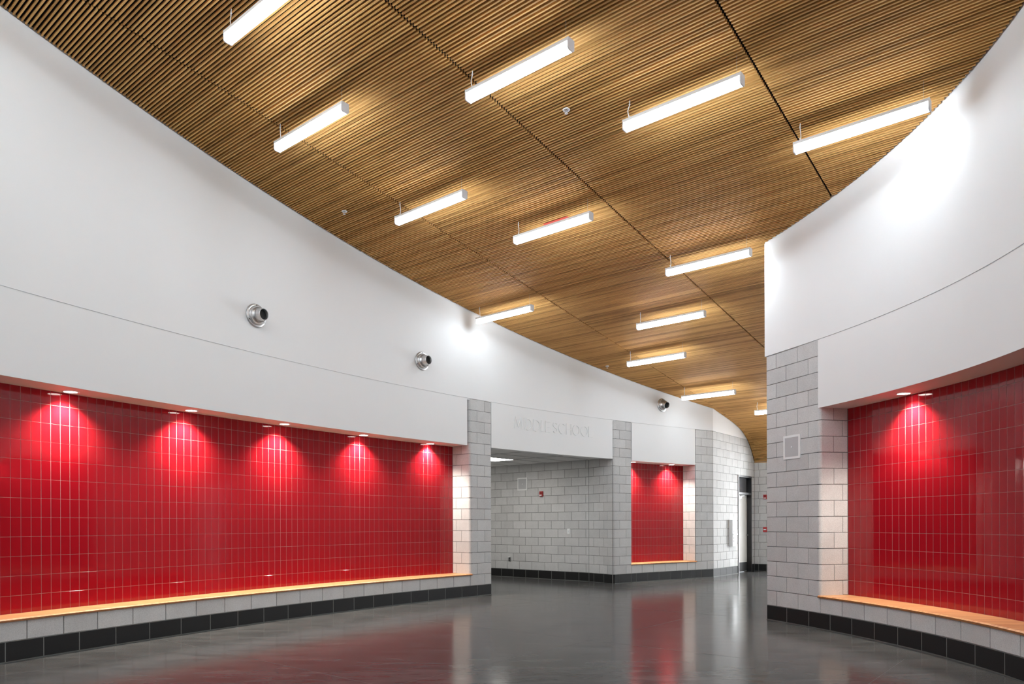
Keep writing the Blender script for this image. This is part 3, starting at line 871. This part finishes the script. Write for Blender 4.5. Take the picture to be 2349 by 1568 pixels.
# ================================================================== DOWNLIGHTS
rg = MB(); rg.lathe([(0.066, 0.006), (0.066, -0.004), (0.080, -0.006), (0.086, 0.0), (0.086, 0.006)], 28)
RING = mesh('trim_ring', [(x, z, y) for x, y, z in rg.v], [f[::-1] for f in rg.f], M_PLASTIC, True)
ln = MB(); ln.lathe([(0.0001, -0.001), (0.066, -0.001)], 28)
LENS = mesh('lens', [(x, z, y) for x, y, z in ln.v], [f[::-1] for f in ln.f], M_LENS)
def downlight(x, y, label, w=1.0, z=Z_SOF):
    d = thing('recessed_downlight', label, 'ceiling light', (x, y, z - 0.001), 0.0, 'recessed downlights over the red tiles')
    put('trim_ring', RING, d); put('lens', LENS, d, (0, 0, -0.0015))
    l = bpy.data.lights.new('downlight_beam', 'SPOT'); l.energy = DOWN_WATT * w; l.spot_size = math.radians(124); l.spot_blend = 0.85
    l.shadow_soft_size = 0.045; l.color = (1.0, 0.94, 0.84)
    o = bpy.data.objects.new('downlight_beam', l); COL.objects.link(o); o.parent = d; o.location = (0, 0, -0.012)
DL_ = [(-4.817, 7.863), (-4.082, 9.170), (-3.291, 10.421), (-2.422, 11.740), (-1.480, 13.000)]
for (x, y), lb in zip(DL_, ('first downlight over the long bench, nearest the picture edge', 'second downlight over the long bench from the picture edge',
                            'third and middle downlight over the long bench', 'fourth downlight over the long bench, second from the slim pier', 'fifth downlight over the long bench, next to the slim block pier')):
    downlight(x, y, lb)
downlight(4.41, 8.119, 'single downlight over the bench beside the broad block pier')
p = LEFT(12.5, 0.24); downlight(p.x, p.y, 'half-hidden downlight in the small far niche, behind its block pier', 0.8, Z_SOF - 0.01)
p = LEFT(13.77, 0.24); downlight(p.x, p.y, 'fully visible downlight in the small far niche', 0.8, Z_SOF - 0.01)

# ================================================================== AIR NOZZLES
def nozzle(u, z, label, pitch):
    p = LEFT(u); q = LEFT(u + .02); d = (q - p).normalized()
    T = thing('air_nozzle', label, 'air vent', (p.x, p.y, z), math.atan2(d.y, d.x), 'round air nozzles on the white wall')
    m = MB(); m.lathe([(0.11, -.002), (0.158, -.002), (0.160, -.010), (0.150, -.018), (0.128, -.020), (.11, -.02)], 40); m.put('flange', M_ALU, T, smooth=True)
    m = MB()
    m.lathe([(.128, -.016), (.130, -.030), (.124, -.040), (.120, -.042), (.121, -.052), (.112, -.066), (.099, -.085), (.094, -.088), (.094, -.098)], 40)
    b = m.put('body', M_ALU, T, smooth=True)
    m = MB()
    m.lathe([(.094, 0.03), (.090, -.01), (.082, -.03), (.076, -.045), (.076, -.078), (.073, -.080), (.070, -.074), (.066, -.03), (.060, 0.02)], 40)
    o = m.put('nozzle_tip', M_ALU, T, smooth=True); o.location = (0, -.088, 0); o.rotation_euler = (pitch[0], 0, pitch[1])
    m = MB(); m.lathe([(.0001, 0.0), (.0655, 0.0)], 32); s = m.put('dark_throat', M_DARK, o); s.location = (0, -.035, 0)
    for k in range(3):
        m = MB(); a = math.pi / 2 + 2 * math.pi * k / 3; m.box(.140 * math.cos(a) - .005, .140 * math.cos(a) + .005, -.0245, -.0175, .140 * math.sin(a) - .005, .140 * math.sin(a) + .005); m.put('screw', M_DARK, T)
nozzle(3.064, 4.166, 'round silver air nozzle, the largest and nearest on the white wall', (0.05, 0.02))
nozzle(6.325, 4.150, 'round silver air nozzle, the middle one on the white wall', (0.02, 0.05))
nozzle(13.222, 4.150, 'round silver air nozzle, the farthest one, near the small red niche', (0.30, -0.12))

# ================================================================== LETTERING  M I D D L E  S C H O O L
CAPH, STW, STD = 0.228, 0.0185, 0.012
def stroke(mb, pts, closed=False):
    """flat letter stroke of constant width in the x-z plane, raised towards -y"""
    n = len(pts); L = []; R = []
    P_ = [Vector(p) for p in pts]
    for i in range(n):
        if closed: a, b = P_[i - 1], P_[(i + 1) % n]
        else: a, b = P_[max(i - 1, 0)], P_[min(i + 1, n - 1)]
        d0 = (P_[i] - P_[i - 1]).normalized() if (closed or i > 0) else None
        d1 = (P_[(i + 1) % n] - P_[i]).normalized() if (closed or i < n - 1) else None
        dd = ((d0 or d1) + (d1 or d0)).normalized(); nn = Vector((-dd.y, dd.x))
        k = 1.0
        if d0 and d1: k = min(2.2, 1 / max(.35, nn @ Vector((-d1.y, d1.x))))
        L.append(P_[i] + nn * STW / 2 * k); R.append(P_[i] - nn * STW / 2 * k)
    m_ = n if closed else n - 1
    for i in range(m_):
        j = (i + 1) % n
        q = [L[i], R[i], R[j], L[j]]
        mb.add([(p.x, 0, p.y) for p in q] + [(p.x, -STD, p.y) for p in q],
               [(0, 3, 2, 1)[::-1], (4, 5, 6, 7)[::-1], (0, 1, 5, 4)[::-1], (1, 2, 6, 5)[::-1], (2, 3, 7, 6)[::-1], (3, 0, 4, 7)[::-1]])
def arcp(cx, cz, rx, rz, a0, a1, n=16):
    return [(cx + rx * math.cos(math.radians(a0 + (a1 - a0) * i / n)), cz + rz * math.sin(math.radians(a0 + (a1 - a0) * i / n))) for i in range(n + 1)]
def glyph(ch, w):
    m = MB(); h = CAPH; s = STW / 2; x0, x1 = -w / 2 + s, w / 2 - s; z0, z1 = s, h - s
    if ch == 'M': stroke(m, [(x0, 0), (x0 + .035, h)]); stroke(m, [(x0 + .035, h), (0, .03)]); stroke(m, [(0, .03), (x1 - .035, h)]); stroke(m, [(x1 - .035, h), (x1, 0)])
    if ch == 'I': stroke(m, [(0, 0), (0, h)])
    if ch == 'D':
        stroke(m, [(x0, 0), (x0, h)]); r = (h - STW) / 2; k = x1 - r
        k = max(k, x0 + .01); stroke(m, [(x0, z0), (k, z0)] + arcp(k, h / 2, x1 - k, r, -90, 90) + [(x0, z1)])
    if ch == 'L': stroke(m, [(x0, 0), (x0, h)]); stroke(m, [(x0, z0), (x1 + s, z0)])
    if ch == 'E':
        stroke(m, [(x0, 0), (x0, h)])
        for z, e_ in ((z0, 0), (h / 2, -.012), (z1, 0)): stroke(m, [(x0, z), (x1 + s + e_, z)])
    if ch == 'S':
        r = x1; q = h * .25
        stroke(m, arcp(0, h * .745, r, q - s, 25, 90, 6) + arcp(0, h * .745, r, q - s, 90, 250, 12)[1:] + [(0, h * .5)] + arcp(0, h * .255, r, q - s, 70, -90, 12)[1:] + arcp(0, h * .255, r, q - s, -90, -155, 6)[1:])
    if ch == 'C': r = (w + .02) / 2 - s; stroke(m, arcp(.015, h / 2, r, h / 2 - s, 48, 312, 26))
    if ch == 'H': stroke(m, [(x0, 0), (x0, h)]); stroke(m, [(x1, 0), (x1, h)]); stroke(m, [(x0, h / 2), (x1, h / 2)])
    if ch == 'O': stroke(m, arcp(0, h / 2, x1, h / 2 - s, 0, 360, 32)[:-1], True)
    return m
LET = [('M', 8.682, 8.92), ('I', 8.947, 8.982), ('D', 9.019, 9.18), ('D', 9.225, 9.406), ('L', 9.451, 9.534), ('E', 9.571, 9.70), ('S', 9.792, 9.913),
       ('C', 9.95, 10.147), ('H', 10.186, 10.337), ('O', 10.375, 10.585), ('O', 10.624, 10.837), ('L', 10.865, 10.982)]
sg_p = LEFT(9.83)
sign = thing('wall_lettering', 'raised white letters reading MIDDLE SCHOOL on the white bulkhead', 'sign', (sg_p.x, sg_p.y, 3.225))
for ch, a, b in LET:
    pa, pb = LEFT(a), LEFT(b); d = pb - pa; mid = (pa + pb) / 2
    o = glyph(ch, d.length + 0.004).put('letter', M_LETTER, sign, (mid.x - sg_p.x, mid.y - sg_p.y, 0), math.atan2(d.y, d.x))
    # stand proud of the curved face
    o.location.x -= -d.normalized().y * 0.002 * -1; o['label'] = 'white letter ' + ch

# ================================================================== SPEAKERS, ALARMS, PLATES
def mount(P, u, z, out=0.0):
    p = P(u, out); q = P(u + .02, out); d = (q - p).normalized()
    return (p.x, p.y, z), math.atan2(d.y, d.x)
def speaker(P, u, z, w, label):
    loc, r = mount(P, u, z, 0.001); t = thing('wall_speaker', label, 'speaker', loc, r, 'square wall speakers')
    h = w / 2; b = .030
    m = MB()
    m.box(-h, h, -.012, .004, -h, -h + b); m.box(-h, h, -.012, .004, h - b, h); m.box(-h, -h + b, -.012, .004, -h + b, h - b); m.box(h - b, h, -.012, .004, -h + b, h - b)
    m.put('frame', M_PLASTIC, t)
    m = MB(); m.box(-h + b, h - b, -.009, .003, -h + b, h - b); m.put('grille', M_GRILLE, t)
    m = MB(); m.lathe([(.0001, -.0125), (.011, -.0125), (.013, -.009)], 20); m.put('badge', M_PLASTIC, t)
speaker(RIGHT, 0.493, 2.350, 0.315, 'square white wall speaker on the broad block pier')
speaker(BACK, 4.0 + 0.924, 2.345, 0.318, 'square wall speaker on the corridor block wall')

def strobe(P, u, z, w, h, label):
    loc, r = mount(P, u, z, 0.001); t = thing('fire_alarm', label, 'fire alarm', loc, r, 'red fire alarms')
    m = MB(); m.box(-w / 2, w / 2, -.045, .004, -h / 2, h / 2); m.put('housing', M_RED, t)
    m = MB(); m.box(-w * .36, w * .36, -.060, -.045, -h * .36, -h * .16); m.put('strobe_lens', M_PLASTIC, t)
    m = MB()
    for k in range(3): m.box(-w * .3, w * .3, -.048, -.045, h * (.05 + .1 * k), h * (.09 + .1 * k))
    m.put('horn_slots', M_DARK, t)
strobe(BACK, 4.0 + 1.541, 2.079, 0.094, 0.125, 'red fire alarm strobe on the corridor block wall')
strobe(END, 0.318, 2.081, 0.090, 0.125, 'upper red fire alarm strobe on the far end wall')
loc, r = mount(END, 0.316, 1.17, 0.001)
t = thing('pull_station', 'red fire alarm pull station low on the far end wall', 'fire alarm', loc, r)
m = MB(); m.box(-.055, .055, -.040, .004, -.068, .068); m.put('housing', M_RED, t)
m = MB(); m.box(-.035, .035, -.055, -.040, -.012, .012); m.put('handle', M_PLASTIC, t)

loc, r = mount(BACK, 4.0 + 2.347, 1.166, 0.001)
t = thing('light_switch', 'white light switch plate on the corridor block wall', 'switch', loc, r)
m = MB(); m.box(-.042, .042, -.007, .004, -.062, .062); m.put('plate', M_PLASTIC, t)
m = MB(); m.box(-.012, .012, -.011, -.007, -.022, .022); m.put('rocker', M_LAMPW, t)

loc, r = mount(BACK, 4.0 + 0.498, 0.452, 0.001)
t = thing('electrical_outlet', 'steel outlet with raised white cover low on the corridor block wall', 'outlet', loc, r)
m = MB(); m.box(-.038, .038, -.012, .004, -.060, .062); m.put('plate', M_STEEL, t)
m = MB(); m.box(-.040, .040, -.040, .0, .048, .064); m.put('cover', M_PLASTIC, t)
m = MB(); m.box(-.015, .015, -.016, -.012, -.045, -.012); m.box(-.015, .015, -.016, -.012, .005, .038); m.put('socket', M_DARK, t)

# white box with slots beside the far door
loc, r = mount(BRIGHT, 1.04, 0.75, 0.0)
t = thing('slotted_wall_box', 'shallow white wall box with dark slots beside the far door', 'wall box', loc, r)
m = MB(); m.box(0, .28, -.10, .0, 0, .685); m.put('body', M_PLASTIC, t)
for k in range(6):
    m = MB(); m.box(.045, .075, -.104, -.100, .10 + .085 * k, .155 + .085 * k); m.put('slot', M_DARK, t)
m = MB(); m.box(.02, .285, -.118, -.10, .29, .325); m.put('rail', M_STEEL, t)
loc, r = mount(BRIGHT, 1.44, 1.54, 0.0)
t = thing('wall_plate', 'small square pale plate above the slotted white box', 'plate', loc, r)
m = MB(); m.box(-.075, .075, -.010, .004, -.062, .062); m.put('cover', M_PLASTIC, t)
m = MB(); m.box(-.045, .045, -.013, -.010, -.035, .035); m.put('button', M_LAMPW, t)

# sprinkler heads
def sprinkler(n, t_, label, s=1.0):
    p = nt(n, t_)
    t = thing('sprinkler_head', label, 'sprinkler', (p.x, p.y, zc(n)), ANG, 'sprinkler heads in the slat ceiling')
    m = MB(); m.lathe([(.012, 0.004), (.034, 0.004), (.040, -.004), (.038, -.009), (.028, -.010), (.012, -.006)], 26)
    o = m.put('escutcheon', M_PLASTIC, t, smooth=True); o.rotation_euler = (math.pi / 2, 0, 0); o.scale = (1, 1, 1)
    m = MB(); m.box(-.010, .010, -.010, .010, -.018, 0); m.tube([(-.016, 0, -.010), (-.017, 0, -.03), (0, 0, -.044)], .003, 5); m.tube([(.016, 0, -.010), (.017, 0, -.03), (0, 0, -.044)], .003, 5)
    m.put('yoke', M_STEEL, t)
    m = MB(); m.lathe([(.0001, -.001), (.017, -.001), (.018, .002), (.0001, .002)], 18); o = m.put('deflector', M_PLASTIC, t); o.rotation_euler = (math.pi / 2, 0, 0); o.location = (0, 0, -.046)
sprinkler(6.395, -8.277, 'white sprinkler head near the white vent wall')
sprinkler(6.351, -4.428, 'largest white sprinkler head below the top centre lamp')
sprinkler(13.40, -8.284, 'small farthest white sprinkler head left of the third lamp down')

# red tag on the slats
p = nt(8.088, -6.02)
m = MB(); m.box(0, .40, -.024, .024, -.006, .0)
o = m.put('ceiling_tag', M_REDTAG, None, (p.x, p.y, zc(8.088) - 0.003), ANG)
o.rotation_euler = (0, 0, ANG)
tag(o, 'thin red tag strip stuck under the wood slats', 'tag')
